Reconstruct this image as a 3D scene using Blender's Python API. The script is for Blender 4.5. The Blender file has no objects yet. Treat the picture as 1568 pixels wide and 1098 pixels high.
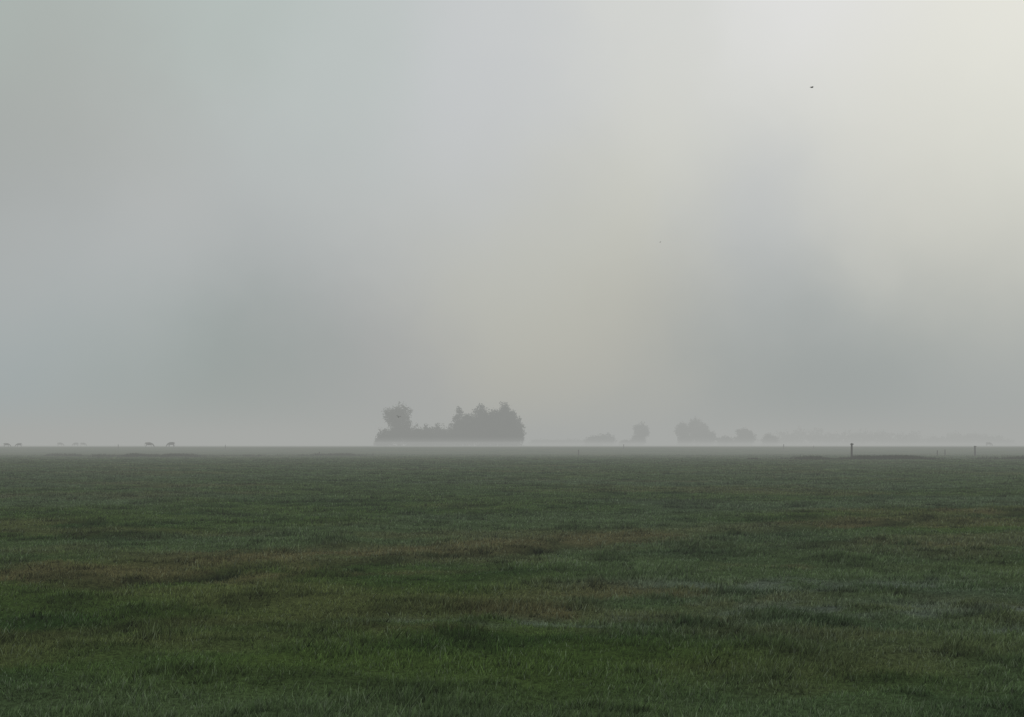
import bpy, math, random
import numpy as np
random.seed(4); rng=np.random.default_rng(7)
scene=bpy.context.scene
scene.view_settings.view_transform='Standard'; scene.view_settings.look='None'; scene.view_settings.exposure=0

EYE=1.3; F=2178.0      # eye height (m); focal length in units of the survey bearings below
SIG=0.0023; TOP=15.5
def lin(c): 
    c=c/255.0
    return c/12.92 if c<0.04045 else ((c+0.055)/1.055)**2.4
def L(r,g,b): return (lin(r),lin(g),lin(b))
FOG=L(166,168,165)

# ---------------------------------------------------------------- noise
def _h(xi,yi,seed):
    h=(xi.astype(np.int64)*374761393+yi.astype(np.int64)*668265263+seed*1442695041)&0xffffffff
    h=((h^(h>>13))*1274126177)&0xffffffff
    h=h^(h>>16)
    return (h&0xffffff)/float(0xffffff)
def vn(x,y,seed=0):
    xi=np.floor(x);yi=np.floor(y);fx=x-xi;fy=y-yi
    fx=fx*fx*(3-2*fx);fy=fy*fy*(3-2*fy)
    a=_h(xi,yi,seed);b=_h(xi+1,yi,seed);c=_h(xi,yi+1,seed);d=_h(xi+1,yi+1,seed)
    return (a*(1-fx)+b*fx)*(1-fy)+(c*(1-fx)+d*fx)*fy
def fbm(x,y,seed=0,o=4):
    s=0;a=.5;t=0
    for i in range(o):
        an=.6+seed*.7+i*1.1;c=math.cos(an)*2**i;sn=math.sin(an)*2**i
        s=s+a*vn(x*c-y*sn+17.3*i,x*sn+y*c-9.1*i,seed+i*13);t+=a;a*=.5
    return s/t
def sstep(a,b,x):
    t=np.clip((x-a)/(b-a),0,1);return t*t*(3-2*t)

# ---------------------------------------------------------------- the old ditch across the field
DITCH=[(-30,-4),(-12,8.2),(-7.2,11.4),(-4.65,12.9),(-3.55,13.7),(-2.8,15.0),(-1.2,16.0),(.13,17.5),(1.26,18.7),(3.0,20.7),(5.4,22.8),(9.6,26.7),(20,35),(60,66)]
def seg_dist(x,y):
    best=np.full(x.shape,1e9);side=np.zeros(x.shape)
    for (x0,y0),(x1,y1) in zip(DITCH[:-1],DITCH[1:]):
        dx,dy=x1-x0,y1-y0;l2=dx*dx+dy*dy
        t=np.clip(((x-x0)*dx+(y-y0)*dy)/l2,0,1)
        ex=x-(x0+t*dx);ey=y-(y0+t*dy);d=np.hypot(ex,ey)
        m=d<best;best=np.where(m,d,best);side=np.where(m,np.sign(dx*ey-dy*ex),side)
    return best*side
def blobs(x,y,L_):
    s=np.zeros(x.shape)
    for (bx,by,rx,ry) in L_:
        s=s+np.exp(-(((x-bx)/rx)**2+((y-by)/ry)**2))
    return np.clip(s,0,1)
WET_SHEEN=[(2.7,11.5,1.1,.5),(-.1,10.1,.5,.3),(1.9,13.2,.9,.5),(3.9,12.9,1.0,.5),(.95,10.1,.5,.25),(4.6,11.6,.7,.3),(3.4,10.0,.4,.2)]
DRY=[(-4.6,14.6,1.8,.8),(-2.4,16.8,2.4,.8),(-3.5,13.9,1.2,.5),(1.3,12.5,1.1,.9),(5.6,23.6,2.4,.8),(8.6,27.5,2.4,.8),(.3,10.8,.9,.4),(1.5,19.2,1.0,.5),(5.5,18,1.5,1.2),(-2.2,14.8,1.5,.4),(0.0,18.3,1.5,.5),(6.5,14.5,1.2,.9),(3.0,15.5,1.0,.5),(-.5,9.6,.6,.25)]
TUS=[(1.28,10.4,.22,.16),(-2.75,15.2,.3,.2),(-3.4,14.0,.35,.18),(-1.7,15.4,.35,.15),(.15,18.0,.6,.3),(-.9,16.7,.4,.2),(-.35,10.9,.2,.12),(2.1,27,.5,.3),(3.8,30,.6,.35),(4.0,33,.8,.4),(.9,43,.8,.5),(-.1,40,.3,.4),(1.2,22,.6,.3),(-5.9,22,.5,.3),(-1.2,8.6,.25,.12),(2.6,11.3,.3,.1),(.25,46,.9,.5),(-8,45,1,.5),(-4,60,1.2,.7),(4.4,23.2,.8,.2)]
def masks(x,y):
    n1=fbm(x*.9,y*.9,5,3)-.5;n2=fbm(x*.9,y*.9,9,3)-.5
    wx=x+1.1*n1; wy=y+1.6*n2
    sd=seg_dist(x+.5*n1,y+.7*n2)
    brk=sstep(.34,.50,fbm(x*.45,y*.45,31,3))
    dit=np.exp(-(sd/(.15+.0055*y.clip(0,60)))**2)*(.3+.7*brk)
    band=np.exp(-((sd-.95)/.8)**2)*sstep(.30,.50,fbm(x*.4,y*.6,71,3))*(1-.45*sstep(0,4,x))
    patchn=sstep(.33,.6,fbm(x*1.7,y*1.7,91,3))
    dry=np.clip(blobs(wx,wy,DRY)*patchn*.9+band*.8+.45*sstep(.55,.70,fbm(x*.22,y*.35,14,4)),0,1)
    wet_sheen=np.clip(blobs(wx,wy,WET_SHEEN)*sstep(.40,.56,fbm(x*2.3,y*2.3,44,3)),0,1)
    tus=np.clip(blobs(wx*.4+x*.6,wy*.4+y*.6,TUS)+.6*sstep(.66,.76,fbm(x*.9,y*1.3,141,4))+.75*sstep(.62,.74,fbm(x*2.4,y*1.5,151,3)),0,1)
    return dit,dry*(1-.8*dit),wet_sheen,tus
def height(x,y,m):
    r=np.hypot(x,y)
    dit,dry,wet_sheen,tus=m
    near=1/(1+(r/45)**2)
    h=.12*(fbm(x/7,y/7,3,3)-.5)+.11*(fbm(x*.8,y*.8,8,3)-.5)*near**.5+.08*(fbm(x*2.6,y*2.6,21,3)-.5)*near**.7
    h=h-.15*dit+.035*tus-.02*wet_sheen
    h=h+.8*sstep(185,262,y+18*(fbm(x/60,y/60,2,3)-.5))
    return h
def hz(x,y):
    x=np.array([float(x)]);y=np.array([float(y)]);return float(height(x,y,masks(x,y))[0])
def tones(x,y):
    a=sstep(.37,.63,fbm(x*1.1,y*1.1,101,4))
    b=np.clip(sstep(.42,.60,fbm(x*.13,y*.17,111,4))*.75+.55*sstep(16,50,y),0,1)   # paler swards: dew sheen put into the colour, more with distance
    c=sstep(.38,.60,fbm(x*.42,y*.55,121,4))
    return a,b,c

# ---------------------------------------------------------------- helpers
def mesh_np(name,co,faces,attrs=None,mats=(),matidx=None,smooth=False):
    me=bpy.data.meshes.new(name)
    n=len(co);k=faces.shape[1];f=len(faces)
    me.vertices.add(n);me.vertices.foreach_set('co',np.ascontiguousarray(co,dtype=np.float32).ravel())
    me.loops.add(f*k);me.loops.foreach_set('vertex_index',faces.astype(np.int32).ravel())
    me.polygons.add(f);me.polygons.foreach_set('loop_start',np.arange(0,f*k,k,dtype=np.int32))
    me.polygons.foreach_set('loop_total',np.full(f,k,dtype=np.int32))
    if matidx is not None: me.polygons.foreach_set('material_index',matidx.astype(np.int32))
    me.polygons.foreach_set('use_smooth',np.full(f,smooth,dtype=bool))
    me.update(calc_edges=True)
    for a,v in (attrs or {}).items():
        at=me.attributes.new(a,'FLOAT','POINT');at.data.foreach_set('value',v.astype(np.float32))
    ob=bpy.data.objects.new(name,me);scene.collection.objects.link(ob)
    for m in mats: me.materials.append(m)
    return ob
class NT:
    def __init__(s,t): s.t=t
    def n(s,ty,**k):
        nd=s.t.nodes.new(ty)
        for a,b in k.items(): setattr(nd,a,b)
        return nd
    def l(s,a,b): s.t.links.new(a,b)
def mat(name):
    m=bpy.data.materials.new(name);m.use_nodes=True
    t=m.node_tree;t.nodes.clear();q=NT(t)
    o=q.n('ShaderNodeOutputMaterial');return m,q,o
def mixc(q,fac,a,b,bt='MIX'):
    nd=q.n('ShaderNodeMix',data_type='RGBA',blend_type=bt)
    for s,v in ((nd.inputs[0],fac),(nd.inputs[6],a),(nd.inputs[7],b)):
        if hasattr(v,'is_linked'): q.l(v,s)
        elif isinstance(v,tuple): s.default_value=(*v,1)
        else: s.default_value=v
    return nd.outputs[2]
def ramp(q,src,a,b):
    r=q.n('ShaderNodeMapRange');r.interpolation_type='SMOOTHSTEP'
    r.inputs[1].default_value=a;r.inputs[2].default_value=b;q.l(src,r.inputs[0]);return r.outputs[0]
def noise(q,pos,scale,detail=4,rough=.55,sx=1,sy=1):
    mp=q.n('ShaderNodeMapping');mp.inputs['Scale'].default_value=(sx,sy,1);q.l(pos,mp.inputs[0])
    n=q.n('ShaderNodeTexNoise');n.inputs['Scale'].default_value=scale;n.inputs['Detail'].default_value=detail;n.inputs['Roughness'].default_value=rough
    q.l(mp.outputs[0],n.inputs['Vector']);return n.outputs['Fac']
def attr(q,n):
    a=q.n('ShaderNodeAttribute',attribute_name=n);return a.outputs['Fac']
def math1(q,op,a,b):
    m=q.n('ShaderNodeMath',operation=op)
    for s,v in zip(m.inputs,(a,b)):
        if hasattr(v,'is_linked'): q.l(v,s)
        else: s.default_value=v
    return m.outputs[0]

def field_colour(q,gain=1.0):
    G=lambda r,gg,b:(r*gain,gg*gain,b*gain)
    c=mixc(q,attr(q,'ta'),G(.036,.076,.020),G(.074,.128,.037))
    c=mixc(q,math1(q,'MULTIPLY',attr(q,'tc'),.6),c,G(.090,.142,.034))
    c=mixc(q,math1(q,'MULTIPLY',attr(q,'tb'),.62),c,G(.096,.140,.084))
    c=mixc(q,math1(q,'MULTIPLY',attr(q,'dry'),.8),c,G(.158,.137,.068))
    c=mixc(q,attr(q,'wet_sheen'),c,G(.18,.222,.19))  # pale sky sheen of the wet patches painted into the colour
    c=mixc(q,attr(q,'dark'),c,G(.012,.024,.008))  # dark tussocks, plus ditch and tuft shade painted into the colour
    return c
# ground material
mg,q,o=mat('pasture_soil_and_turf')
g=q.n('ShaderNodeNewGeometry').outputs['Position']
c=field_colour(q,.80)
n1=noise(q,g,30,4,.7)
c=mixc(q,ramp(q,n1,.38,.62),mixc(q,.6,c,(.01,.014,.005)),c)
b=q.n('ShaderNodeBsdfDiffuse');q.l(c,b.inputs['Color'])
bp=q.n('ShaderNodeBump');bp.inputs['Strength'].default_value=.6;bp.inputs['Distance'].default_value=.03
q.l(n1,bp.inputs['Height']);q.l(bp.outputs[0],b.inputs['Normal'])
q.l(b.outputs[0],o.inputs[0])
# blade material
mb,q,o=mat('grass_blades')
c=field_colour(q,1.85)
c=mixc(q,attr(q,'dew_sheen'),c,(.31,.375,.27))  # pale sheen of dew painted onto random blades
c=mixc(q,attr(q,'tip'),mixc(q,.74,c,(.006,.012,.002)),c)  # blade feet darkened in colour for the shade in the gaps
mr=q.n('ShaderNodeMapRange');mr.inputs[3].default_value=.35;mr.inputs[4].default_value=1.65;q.l(attr(q,'rnd'),mr.inputs[0])
vm=q.n('ShaderNodeVectorMath',operation='SCALE');q.l(c,vm.inputs[0]);q.l(mr.outputs[0],vm.inputs['Scale'])
b=q.n('ShaderNodeBsdfDiffuse');q.l(vm.outputs[0],b.inputs['Color'])
q.l(b.outputs[0],o.inputs[0])

# ---------------------------------------------------------------- ground
NX,NY=700,640
tx=np.linspace(-1,1,NX);X=8*np.sinh(6.62*tx)
ty=np.linspace(-1.9/6.3,1,NY);Y=np.where(ty>0,14+9*np.sinh(6.6*ty),14+8*np.sinh(6.3*ty))
XX,YY=np.meshgrid(X,Y);x=XX.ravel();y=YY.ravel()
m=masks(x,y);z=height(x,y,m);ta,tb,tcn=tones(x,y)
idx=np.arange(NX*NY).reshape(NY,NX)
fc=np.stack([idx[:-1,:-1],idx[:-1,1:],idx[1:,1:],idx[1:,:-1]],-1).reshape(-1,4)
mesh_np('ground',np.stack([x,y,z],1),fc,{'dry':m[1],'wet_sheen':m[2],'dark':np.clip(m[0]*.9+m[3]*.4,0,1),'ta':ta,'tb':tb,'tc':tcn},[mg],smooth=True)

# ---------------------------------------------------------------- grass
def grass(NTUFT,per,a,bb):
    u=rng.random(NTUFT);d=(u*(bb**.3-a**.3)+a**.3)**(1/.3)
    x=(rng.random(NTUFT)*2-1)*(.41*d+1.0);y=d
    m=masks(x,y)
    k=rng.random(NTUFT)<np.clip(.8+.5*(fbm(x*2.2,y*2.2,50,3)-.4)-.15*m[2],0,1)
    x,y,d=x[k],y[k],d[k];m=[v[k] for v in m];n=len(x)
    dit,dry,wet_sheen,tus=m;z=height(x,y,m);ta,tb,tcn=tones(x,y)
    Hn=(.019+.017*sstep(.38,.68,fbm(x*1.5,y*1.5,60,4)))*(.5+1.0*rng.random(n))
    Hn=Hn*(1+.55*tus+.1*dit)*(1-.3*wet_sheen)
    tr_=rng.random(n)
    R=lambda v:np.repeat(v,per)
    N=n*per
    sp=.034*(R(d)/7)**.62
    bx=R(x)+rng.normal(size=N)*sp;by=R(y)+rng.normal(size=N)*sp;bd=R(d)
    H=R(Hn)*(.5+.9*rng.random(N))*(bd/7)**.18
    W=(.0025+.002*rng.random(N))*(bd/7)**.72
    an=rng.random(N)*math.pi;ld=rng.random(N)*2*math.pi;lm=H*(.1+.9*rng.random(N))
    lx=np.cos(ld)*lm+.15*H;ly=np.sin(ld)*lm
    dx=np.cos(an)*W;dy=np.sin(an)*W;z0=R(z)-.010
    co=np.stack([np.stack([bx-dx,by-dy,z0],1),np.stack([bx+dx,by+dy,z0],1),np.stack([bx+lx,by+ly,z0+H+.006],1)],1).reshape(-1,3)
    f=np.arange(3*N).reshape(-1,3)
    r3=lambda v:np.repeat(v,3*per)
    rn=np.clip(R(tr_)*.55+.45*rng.random(N),0,1)
    dew_sheen_p=.12+.2*R(tb)+.3*R(wet_sheen)
    dew_sheen=(rng.random(N)<dew_sheen_p)*(.3+.5*rng.random(N))*(1-.9*R(dit))*(1-.6*R(tus))
    return co,f,{'dry':r3(dry),'wet_sheen':r3(wet_sheen*.8),'dark':r3(np.clip(.95*dit+.55*tus,0,1)),'ta':r3(ta),'tb':r3(tb),'tc':r3(tcn),'rnd':np.repeat(rn,3),'dew_sheen':np.repeat(dew_sheen,3),'tip':np.tile([0.,0.,1.],N)}
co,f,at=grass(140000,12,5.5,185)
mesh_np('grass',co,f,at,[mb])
del co,f,at

# ---------------------------------------------------------------- foliage
ml,q,o=mat('tree_foliage')
c=mixc(q,attr(q,'rnd'),(.018,.03,.014),(.045,.06,.028))
b=q.n('ShaderNodeBsdfDiffuse');q.l(c,b.inputs['Color']);q.l(b.outputs[0],o.inputs[0])
mk,q,o=mat('bark')
g=q.n('ShaderNodeNewGeometry').outputs['Position']
c=mixc(q,noise(q,g,3,5,.7,4,4),(.03,.025,.02),(.085,.072,.06))
b=q.n('ShaderNodeBsdfDiffuse');q.l(c,b.inputs['Color']);q.l(b.outputs[0],o.inputs[0])

def tube(p0,p1,r0,r1,n=7):
    p0=np.array(p0,float);p1=np.array(p1,float);d=p1-p0;d/=np.linalg.norm(d)+1e-9
    a=np.cross(d,[0.3,1,.1]);a/=np.linalg.norm(a);b_=np.cross(d,a)
    t=np.arange(n)*2*math.pi/n
    ring=np.outer(np.cos(t),a)+np.outer(np.sin(t),b_)
    v=np.concatenate([p0+ring*r0,p1+ring*r1]);i=np.arange(n);j=(i+1)%n
    return v,np.stack([i,j,j+n,i+n],1)
def build_plant(name,parts_tubes,lobes,nleaf,leaf,loc):
    V=[];Fc=[];M=[];R=[];off=0
    for t in parts_tubes:
        v,f=tube(*t);V.append(v);Fc.append(f+off);off+=len(v);M.append(np.ones(len(f)));R.append(np.zeros(len(v)))
    vol=np.array([l[3]*l[4]*l[5] for l in lobes])**.75;vol/=vol.sum()
    for l,w in zip(lobes,vol):
        n=max(30,int(nleaf*w))
        nc=max(8,n//14)
        dr=rng.normal(size=(nc,3));dr/=np.linalg.norm(dr,axis=1)[:,None]
        rad=rng.random(nc)**.42*(.84+.32*rng.random(nc))
        cc=np.array(l[:3])+dr*rad[:,None]*np.array(l[3:6])
        cr=rng.random(nc)
        ci=rng.integers(0,nc,n)
        p=cc[ci]+rng.normal(size=(n,3))*leaf*1.0
        p[:,2]=np.maximum(p[:,2],.15)
        a=rng.normal(size=(n,3));a/=np.linalg.norm(a,axis=1)[:,None]
        b2=rng.normal(size=(n,3));b2=np.cross(a,b2);b2/=np.linalg.norm(b2,axis=1)[:,None]
        s=leaf*(.4+.5*rng.random(n))[:,None]
        q4=np.stack([p-a*s,p-b2*s*.65,p+a*s,p+b2*s*.65],1).reshape(-1,3)
        V.append(q4);Fc.append(np.arange(4*n).reshape(-1,4)+off);off+=4*n;M.append(np.zeros(n))
        R.append(np.repeat(np.clip(cr[ci]*.8+.2*rng.random(n),0,1),4))
    ob=mesh_np(name,np.concatenate(V),np.concatenate(Fc),{'rnd':np.concatenate(R)},[ml,mk],np.concatenate(M))
    ob.location=loc;return ob
def tree(kind,px,pw,py,d):
    name={'round':'broadleaf_tree','spire':'conifer_tree','bush':'bush'}[kind]
    x=(px-784)/F*d; w=pw/F*d; yy=d+random.uniform(-8,8)*d/500
    z0=hz(x,yy); h=EYE-z0+(681-py)/F*d
    r=w/2; tubes=[];lobes=[]
    tw=.03*h
    if kind=='round':
        tubes.append(((0,0,-.3),(.1,0,h*.3),tw*1.2,tw*.85));tubes.append(((.1,0,h*.3),(0,.1,h*.8),tw*.85,tw*.2))
        lobes.append((0,0,h*.55,r*.8,r*.8,h*.35))
        for i in range(9):
            a=i*.7+random.random();k=random.uniform(.4,.68);zz=h*random.uniform(.32,.8)
            c_=(math.cos(a)*r*k,math.sin(a)*r*k,zz)
            s=random.uniform(.34,.48);lobes.append((*c_,r*s,r*s,h*.15))
            tubes.append(((.05,0,h*random.uniform(.2,.38)),c_,tw*.45,tw*.1))
        lobes.append((random.uniform(-.2,.2)*r,0,h*.85,r*.5,r*.5,h*.135))
    elif kind=='spire':
        tubes.append(((0,0,-.3),(0,0,h*.92),tw,tw*.12))
        for i in range(7):
            t=i/6;rr=r*(1-.8*t**1.1);zz=h*(.16+.76*t)
            ox=random.uniform(-.15,.15)*r
            lobes.append((ox,0,zz,rr,rr,h*.10))
            tubes.append(((0,0,zz-h*.05),(ox+rr*.5,rr*.2,zz),tw*.3,tw*.07))
    else:
        for i in range(4):
            tubes.append(((random.uniform(-.3,.3)*r,0,-.2),(random.uniform(-.6,.6)*r,random.uniform(-.4,.4)*r,h*.6),tw*.5,tw*.12))
        for i in range(8):
            k=-.7+1.4*i/7+random.uniform(-.08,.08);hh=h*(1-.42*abs(k)**2)*random.uniform(.8,1.0)
            lobes.append((k*r,random.uniform(-.4,.4)*r,hh*.48,r*.38,r*.38,hh*.49))
        lobes.append((random.uniform(-.2,.2)*r,0,h*.5,r*.45,r*.45,h*.49))
    nl=int(1700+ (w*h)*40*min(1,(500/d)**1.5)); lf=.36*(d/500)**.7
    build_plant(name,tubes,lobes,nl,lf,(x,yy,z0))
D=490
for k,px,pw,py in [('round',612,44,618),('bush',594,30,654),('bush',612,36,645),('bush',634,34,650),('bush',652,30,647),('bush',668,32,646),('bush',686,30,653),
    ('spire',703,30,622),('bush',703,34,640),('round',717,34,634),('round',735,40,618),('round',756,36,626),('round',774,34,617),('round',786,32,627),
    ('bush',716,40,646),('bush',736,42,638),('bush',758,44,634),('bush',780,42,636),('bush',748,44,636),('bush',770,44,632),('bush',590,26,668),('bush',786,32,645),('bush',645,44,660),('bush',675,40,660)]:
    tree(k,px,pw,py,D)
for k,px,pw,py in [('bush',922,42,662),('bush',908,24,669),('round',982,26,647),('bush',980,22,663),('round',1046,22,646),('bush',1046,22,660),('round',1070,38,640),('bush',1080,38,655),('bush',1108,30,667),
    ('round',1138,34,656),('bush',1140,36,666),('bush',1176,24,663),('bush',955,16,674)]:
    tree(k,px,pw,py,790)
def treeline(px0,px1,py,d,name='distant_treeline'):
    x0=(px0-784)/F*d;x1=(px1-784)/F*d;lob=[];tb=[];x=x0
    while x<x1:
        t=(x-x0)/(x1-x0)
        h=(EYE-.8+(681-py)/F*d)*(.55+.6*random.random())*min(1,6*t+.4,6*(1-t)+.4)
        r=random.uniform(4,9);lob.append((x,random.uniform(-10,10),h*.5,r,r,h*.5));tb.append(((x,0,-.3),(x,0,h*.6),.4,.1,5));x+=r*.9
    build_plant(name,tb,lob,11000,.9,(0,d,.8))
treeline(1185,1400,658,1100);treeline(1380,1540,664,1150)
treeline(820,905,675,1100)
treeline(-260,-60,664,1000)

# ---------------------------------------------------------------- rushes along the far ditches
mr_,q,o=mat('rushes')
c=mixc(q,attr(q,'rnd'),(.02,.034,.016),(.06,.07,.035))
b=q.n('ShaderNodeBsdfDiffuse');q.l(c,b.inputs['Color']);q.l(b.outputs[0],o.inputs[0])
def rushes(path,n,hh,width,seed):
    P=np.array(path,float);t=rng.random(n)*(len(P)-1);i=np.minimum(t.astype(int),len(P)-2);f_=t-i
    p=P[i]*(1-f_)[:,None]+P[i+1]*f_[:,None]
    x=p[:,0]+rng.normal(size=n)*width*.4;y=p[:,1]+rng.normal(size=n)*width
    dn=sstep(.42,.68,fbm(x/3.2,y/9,seed,3));k=rng.random(n)<dn
    x,y,dn=x[k],y[k],dn[k];n=len(x)
    z=height(x,y,masks(x,y))-.03;H=hh*(.35+.65*dn)*(.5+.7*rng.random(n));W=.035+.03*rng.random(n)
    a=rng.random(n)*math.pi
    dx,dy=np.cos(a)*W,np.sin(a)*W;lx=rng.normal(size=n)*H*.3;ly=rng.normal(size=n)*H*.3
    co=np.stack([np.stack([x-dx,y-dy,z],1),np.stack([x+dx,y+dy,z],1),np.stack([x+lx,y+ly,z+H],1)],1).reshape(-1,3)
    mesh_np('rushes',co,np.arange(3*n).reshape(-1,3),{'rnd':np.repeat(rng.random(n),3)},[mr_])
rushes([(20,124),(34,126),(50,124),(75,130)],30000,.38,1.8,5)
rushes([(-58,165),(-44,160),(-36,158),(-28,162),(-18,168)],16000,.36,2.2,6)
rushes([(-44,152),(-38,150),(-34,151)],7000,.42,1.2,16)

# ---------------------------------------------------------------- fence posts
mp_,q,o=mat('weathered_wood')
g=q.n('ShaderNodeNewGeometry').outputs['Position']
c=mixc(q,noise(q,g,6,5,.7,5,5),(.022,.02,.017),(.075,.068,.058))
b=q.n('ShaderNodeBsdfPrincipled');q.l(c,b.inputs['Base Color']);b.inputs['Roughness'].default_value=.9;q.l(b.outputs[0],o.inputs[0])
def post(px,d,h,r,lean=0,knob=False):
    x=(px-784)/F*d;z=hz(x,d);n=9
    V=[];Fc=[]
    prof=[(-.3,1.05),(0,1.08),(h*.35,1.0),(h*.7,.95),(h*.93,.9),(h*.985,.8),(h,.45)]
    for zz,rr in prof:
        for i in range(n):
            a=i*2*math.pi/n;w=r*rr*(1+.12*math.sin(3*a+px))
            V.append((math.cos(a)*w+lean*zz,math.sin(a)*w,zz))
    for j in range(len(prof)-1):
        for i in range(n): Fc.append((j*n+i,j*n+(i+1)%n,(j+1)*n+(i+1)%n,(j+1)*n+i))
    Fc.append(tuple(range((len(prof)-1)*n,len(prof)*n)))
    if knob:
        s=len(V);e=r*1.6
        for dz in (h*.90,h*.965):
            for (ax,ay) in ((-e,-r*1.3),(e,-r*1.3),(e,-r*.7),(-e,-r*.7)): V.append((ax+lean*dz,ay,dz))
        Fc+=[(s,s+1,s+5,s+4),(s+1,s+2,s+6,s+5),(s+2,s+3,s+7,s+6),(s+3,s,s+4,s+7),(s+4,s+5,s+6,s+7),(s+3,s+2,s+1,s)]
    me=bpy.data.meshes.new('fence_post');me.from_pydata(V,[],Fc);me.materials.append(mp_)
    ob=bpy.data.objects.new('fence_post',me);ob.location=(x,d,z);scene.collection.objects.link(ob)
post(1304,128,1.42,.09,.01,True);post(1493,158,1.2,.09,-.01,True);post(1447,157,.75,.055);post(1435,150,.7,.055,.03)
post(886,170,.72,.06);post(1200,235,.9,.07);post(955,235,.8,.06);post(345,230,.8,.06);post(1246,240,.6,.05);post(181,240,.8,.06);post(489,160,.5,.05)

# ---------------------------------------------------------------- cattle
mc,q,o=mat('dark_cow_hide')
g=q.n('ShaderNodeTexCoord').outputs['Object']
c=mixc(q,ramp(q,noise(q,g,1.6,2),.54,.57),(.018,.015,.013),(.25,.23,.2))
b=q.n('ShaderNodeBsdfPrincipled');q.l(c,b.inputs['Base Color']);b.inputs['Roughness'].default_value=.75;q.l(b.outputs[0],o.inputs[0])
def cow(px,d,scale,rot,graze=True):
    V=[];E=[];R=[]
    def a(p,r,par=None):
        V.append(p);R.append(r)
        if par is not None:E.append((par,len(V)-1))
        return len(V)-1
    pel=a((-.62,0,1.12),(.26,.27));bel=a((-.15,0,1.0),(.34,.36),pel);che=a((.38,0,1.0),(.31,.36),bel);sh=a((.62,0,1.08),(.24,.28),che)
    if graze:
        n1=a((.92,0,.86),(.15,.19),sh);n2=a((1.14,0,.52),(.11,.13),n1);hd=a((1.26,0,.34),(.12,.12),n2);mz=a((1.36,0,.10),(.075,.075),hd)
    else:
        n1=a((.9,0,1.22),(.15,.19),sh);n2=a((1.1,0,1.34),(.11,.13),n1);hd=a((1.24,0,1.32),(.12,.12),n2);mz=a((1.5,0,1.18),(.075,.075),hd)
    hx,hy,hz_=V[n2]
    for s in(1,-1):
        a((hx+.02,s*.24,hz_+.02),(.03,.045),n2)
        k=a((-.5,s*.2,.78),(.14,.12),pel);h=a((-.74,s*.19,.46),(.065,.06),k);f=a((-.66,s*.19,.1),(.045,.045),h);a((-.6,s*.19,.03),(.06,.05),f)
        k=a((.5,s*.17,.72),(.11,.1),sh);h=a((.54,s*.17,.4),(.06,.055),k);f=a((.5,s*.17,.1),(.042,.042),h);a((.55,s*.17,.03),(.058,.05),f)
    t=a((-.92,0,1.2),(.04,.04),pel);t=a((-.98,0,.8),(.025,.025),t);a((-.97,0,.5),(.045,.045),t)
    u=a((-.4,0,.68),(.12,.12),bel)
    me=bpy.data.meshes.new('cow');me.from_pydata(V,E,[]);me.materials.append(mc)
    ob=bpy.data.objects.new('cow',me);scene.collection.objects.link(ob)
    md=ob.modifiers.new('skin','SKIN');md.use_smooth_shade=True
    for i,r in enumerate(R): me.skin_vertices[0].data[i].radius=r;me.skin_vertices[0].data[i].use_root=(i==0)
    sb=ob.modifiers.new('sub','SUBSURF');sb.levels=1;sb.render_levels=2
    x=(px-784)/F*d
    ob.location=(x,d,hz(x,d));ob.rotation_euler=(0,0,math.radians(rot));ob.scale=(scale,)*3
cow(228,255,.74,12,True);cow(262,260,.74,170,True);cow(10,275,.62,10,True);cow(29,280,.60,185,True)
cow(92,400,.85,5,True);cow(116,410,.85,175,True);cow(127,405,.8,20,True);cow(1514,400,.9,10,True)

# ---------------------------------------------------------------- birds
mbd,q,o=mat('dark_feathers')
g=q.n('ShaderNodeTexCoord').outputs['Object']
c=mixc(q,noise(q,g,30,2),(.012,.012,.014),(.04,.038,.036))
b=q.n('ShaderNodeBsdfPrincipled');q.l(c,b.inputs['Base Color']);b.inputs['Roughness'].default_value=.6;q.l(b.outputs[0],o.inputs[0])
def bird(px,py,d,sc,rot,flap):
    V=[];Fc=[];n=8
    prof=[(-.30,.004,0),(-.2,.03,0),(-.08,.055,0),(.05,.065,0),(.14,.045,.005),(.19,.042,.015),(.235,.03,.012),(.25,.012,.008),(.29,.002,.0)]
    for xx,r,zz in prof:
        for i in range(n):
            t=i*2*math.pi/n;V.append((xx,math.cos(t)*r,zz+math.sin(t)*r))
    for j in range(len(prof)-1):
        for i in range(n):Fc.append((j*n+i,j*n+(i+1)%n,(j+1)*n+(i+1)%n,(j+1)*n+i))
    s=len(V);V+= [(-.2,-.02,.01),(-.2,.02,.01),(-.4,.08,.01),(-.37,0,.01),(-.4,-.08,.01)];Fc.append((s,s+1,s+2,s+3,s+4))
    for sd in(1,-1):
        s=len(V)
        pts=[(.12,.03,.02,),(.17,.25,.12),(.10,.42,.13),(-.06,.68,.06),(-.03,.5,.08),(-.08,.25,.1),(-.1,.04,.02)]
        V+=[(a,sd*b_,c_*flap) for a,b_,c_ in pts];Fc+=[(s,s+1,s+5,s+6),(s+1,s+2,s+4,s+5),(s+2,s+3,s+4)]
    me=bpy.data.meshes.new('bird');me.from_pydata(V,[],Fc);me.materials.append(mbd)
    ob=bpy.data.objects.new('bird',me);scene.collection.objects.link(ob)
    ob.location=((px-784)/F*d,d,EYE+(681-py)/F*d);ob.rotation_euler=(math.radians(8),0,math.radians(rot));ob.scale=(sc,)*3
bird(1243,134,120,.6,15,1.3);bird(610,639,120,.4,60,2.5);bird(1011,371,200,.35,200,1.5)

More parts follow.
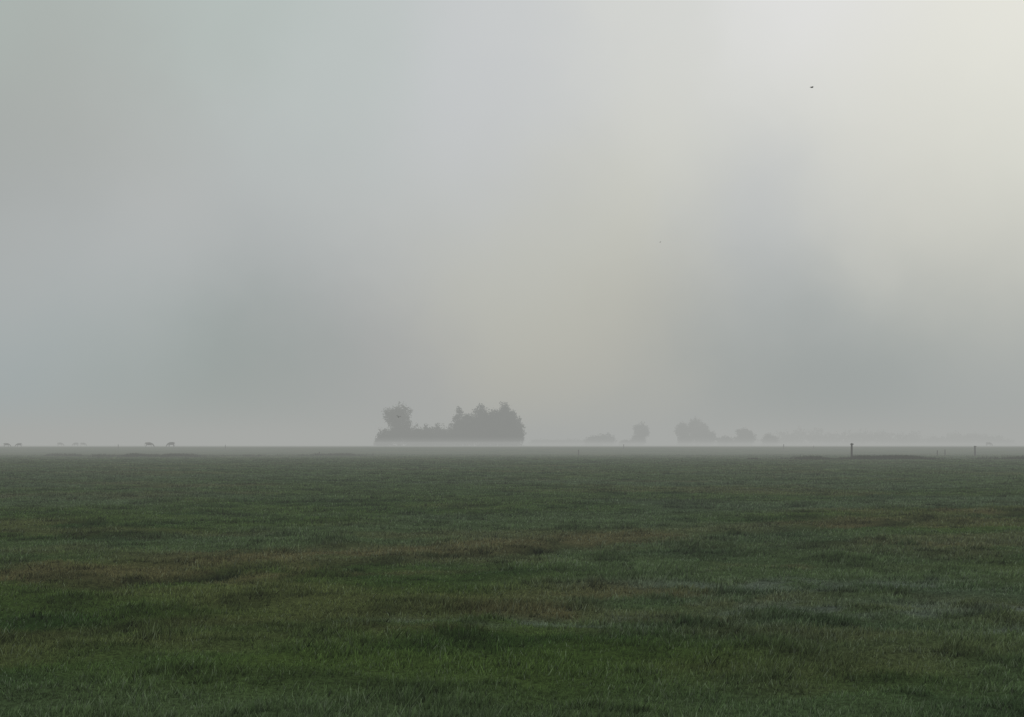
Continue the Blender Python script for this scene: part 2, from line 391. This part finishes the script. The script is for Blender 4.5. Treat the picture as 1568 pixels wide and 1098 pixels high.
# ---------------------------------------------------------------- mist: the general haze layer, and a low bank over the far meadows
def mist(x0,x1,y0,y1,z0,z1,sig):
    V=[(x,y,z) for z in(z0,z1) for x,y in((x0,y0),(x1,y0),(x1,y1),(x0,y1))]
    Fc=[(0,3,2,1),(4,5,6,7),(0,1,5,4),(1,2,6,5),(2,3,7,6),(3,0,4,7)]
    me=bpy.data.meshes.new('mist');me.from_pydata(V,[],Fc)
    m_,q,o=mat('mist_volume')
    ab=q.n('ShaderNodeVolumeAbsorption');ab.inputs['Color'].default_value=(0,0,0,1);ab.inputs['Density'].default_value=sig
    em=q.n('ShaderNodeEmission');em.inputs[0].default_value=(*FOG,1);em.inputs[1].default_value=sig  # mist glows evenly, in place of the daylight it would scatter
    ad=q.n('ShaderNodeAddShader');q.l(ab.outputs[0],ad.inputs[0]);q.l(em.outputs[0],ad.inputs[1]);q.l(ad.outputs[0],o.inputs['Volume'])
    me.materials.append(m_);ob=bpy.data.objects.new('mist',me);scene.collection.objects.link(ob)
mist(-3000,3000,-3000,3000,-3,TOP,SIG)
mist(-2500,2500,120,2500,-2.5,2.0,.0022)

# ---------------------------------------------------------------- sky
w=bpy.data.worlds.new("World");scene.world=w;w.use_nodes=True;t=w.node_tree;t.nodes.clear();q=NT(t)
w.cycles.sampling_method='NONE'
out=q.n('ShaderNodeOutputWorld')
sk=q.n('ShaderNodeTexSky',sky_type='NISHITA');sk.sun_disc=False;sk.sun_elevation=math.radians(28);sk.sun_rotation=math.radians(28);sk.dust_density=4
bgs=q.n('ShaderNodeBackground');bgs.inputs[1].default_value=.05;q.l(sk.outputs[0],bgs.inputs[0])
tc=q.n('ShaderNodeTexCoord').outputs['Generated']
nz=q.n('ShaderNodeTexNoise');nz.inputs['Scale'].default_value=8;nz.inputs['Detail'].default_value=4;nz.inputs['Roughness'].default_value=.55;q.l(tc,nz.inputs['Vector'])
s1=q.n('ShaderNodeVectorMath',operation='SUBTRACT');q.l(nz.outputs['Color'],s1.inputs[0]);s1.inputs[1].default_value=(.5,.5,.5)
s2=q.n('ShaderNodeVectorMath',operation='MULTIPLY');q.l(s1.outputs[0],s2.inputs[0]);s2.inputs[1].default_value=(.11,.0,.07)
s3=q.n('ShaderNodeVectorMath',operation='ADD');q.l(tc,s3.inputs[0]);q.l(s2.outputs[0],s3.inputs[1])
dirv=s3.outputs[0]
S=[(0,0,172,181,177),(60,170,167,171,168),(0,320,165,169,169),(200,130,172,176,173),(330,30,180,190,187),(500,180,187,194,193),(560,0,188,195,194),(740,80,198,201,203),(1000,70,209,211,209),(1250,5,221,222,224),(1540,60,221,222,216),
(1300,150,214,215,208),(1550,270,211,213,206),(1020,240,204,205,198),(740,230,194,197,200),(150,420,182,185,186),(250,270,180,183,183),(430,350,175,179,180),(620,330,184,187,187),(740,400,186,188,182),(1180,300,187,191,195),
(900,380,191,192,184),(1400,320,198,199,193),(1150,440,174,178,178),(1500,430,182,184,179),(1180,575,149,156,156),(1350,570,152,159,159),(1510,570,160,166,166),(400,565,151,159,157),(180,590,156,164,162),(560,540,165,167,167),(40,500,169,174,174),
(800,540,176,176,168),(0,640,163,168,167),(980,500,173,174,168),(-350,250,168,172,172),(1950,250,211,212,207),(-300,-300,176,182,180),(300,-300,184,190,189),(800,-300,204,207,207),(1500,-300,223,224,222)]
acc=None;wac=None;B0=.0003;K=520.
for (px,py,r,g_,b_) in S:
    v=np.array([px-784,F,681-py],float);v/=np.linalg.norm(v)
    T=math.exp(-SIG*(TOP-EYE)/max(v[2],.01))
    tgt=np.array(L(r,g_,b_));cc=(tgt-(1-T)*np.array(FOG))/T*np.array([1.01,1.01,1.0])
    cc=np.clip(cc,.10,1.0)
    dn=q.n('ShaderNodeVectorMath',operation='DOT_PRODUCT');q.l(dirv,dn.inputs[0]);dn.inputs[1].default_value=tuple(v)
    p3=q.n('ShaderNodeMath',operation='MULTIPLY_ADD');q.l(dn.outputs['Value'],p3.inputs[0]);p3.inputs[1].default_value=K;p3.inputs[2].default_value=-K
    ex=q.n('ShaderNodeMath',operation='EXPONENT');q.l(p3.outputs[0],ex.inputs[0])
    sc=q.n('ShaderNodeVectorMath',operation='SCALE');sc.inputs[0].default_value=tuple(cc);q.l(ex.outputs[0],sc.inputs['Scale'])
    if acc is None:
        a0=q.n('ShaderNodeVectorMath',operation='ADD');a0.inputs[1].default_value=tuple(B0*np.array(L(208,211,206)));q.l(sc.outputs[0],a0.inputs[0]);acc=a0.outputs[0]
        w0=q.n('ShaderNodeMath',operation='ADD');w0.inputs[1].default_value=B0;q.l(ex.outputs[0],w0.inputs[0]);wac=w0.outputs[0]
    else:
        a0=q.n('ShaderNodeVectorMath',operation='ADD');q.l(acc,a0.inputs[0]);q.l(sc.outputs[0],a0.inputs[1]);acc=a0.outputs[0]
        w0=q.n('ShaderNodeMath',operation='ADD');q.l(wac,w0.inputs[0]);q.l(ex.outputs[0],w0.inputs[1]);wac=w0.outputs[0]
iv=q.n('ShaderNodeMath',operation='DIVIDE');iv.inputs[0].default_value=1;q.l(wac,iv.inputs[1])
fin=q.n('ShaderNodeVectorMath',operation='SCALE');q.l(acc,fin.inputs[0]);q.l(iv.outputs[0],fin.inputs['Scale'])
bgc=q.n('ShaderNodeBackground');q.l(fin.outputs[0],bgc.inputs[0]);bgc.inputs[1].default_value=1
mx=q.n('ShaderNodeMixShader');mx.inputs[0].default_value=.96;q.l(bgs.outputs[0],mx.inputs[1]);q.l(bgc.outputs[0],mx.inputs[2]);q.l(mx.outputs[0],out.inputs[0])

# sun behind the overcast
sl=bpy.data.lights.new('sun','SUN');sl.energy=.5;sl.angle=math.radians(20);sl.color=(1,.96,.88)
so=bpy.data.objects.new('sun',sl);scene.collection.objects.link(so)
so.rotation_euler=(math.radians(62),0,math.radians(180-28))
# camera
cd=bpy.data.cameras.new('camera');cd.lens=50;cd.sensor_width=36;cd.clip_end=9000;cd.clip_start=.05;cd.shift_y=132/1568
cm=bpy.data.objects.new('camera',cd);cm.location=(0,0,EYE);cm.rotation_euler=(math.radians(90),0,0);scene.collection.objects.link(cm);scene.camera=cm
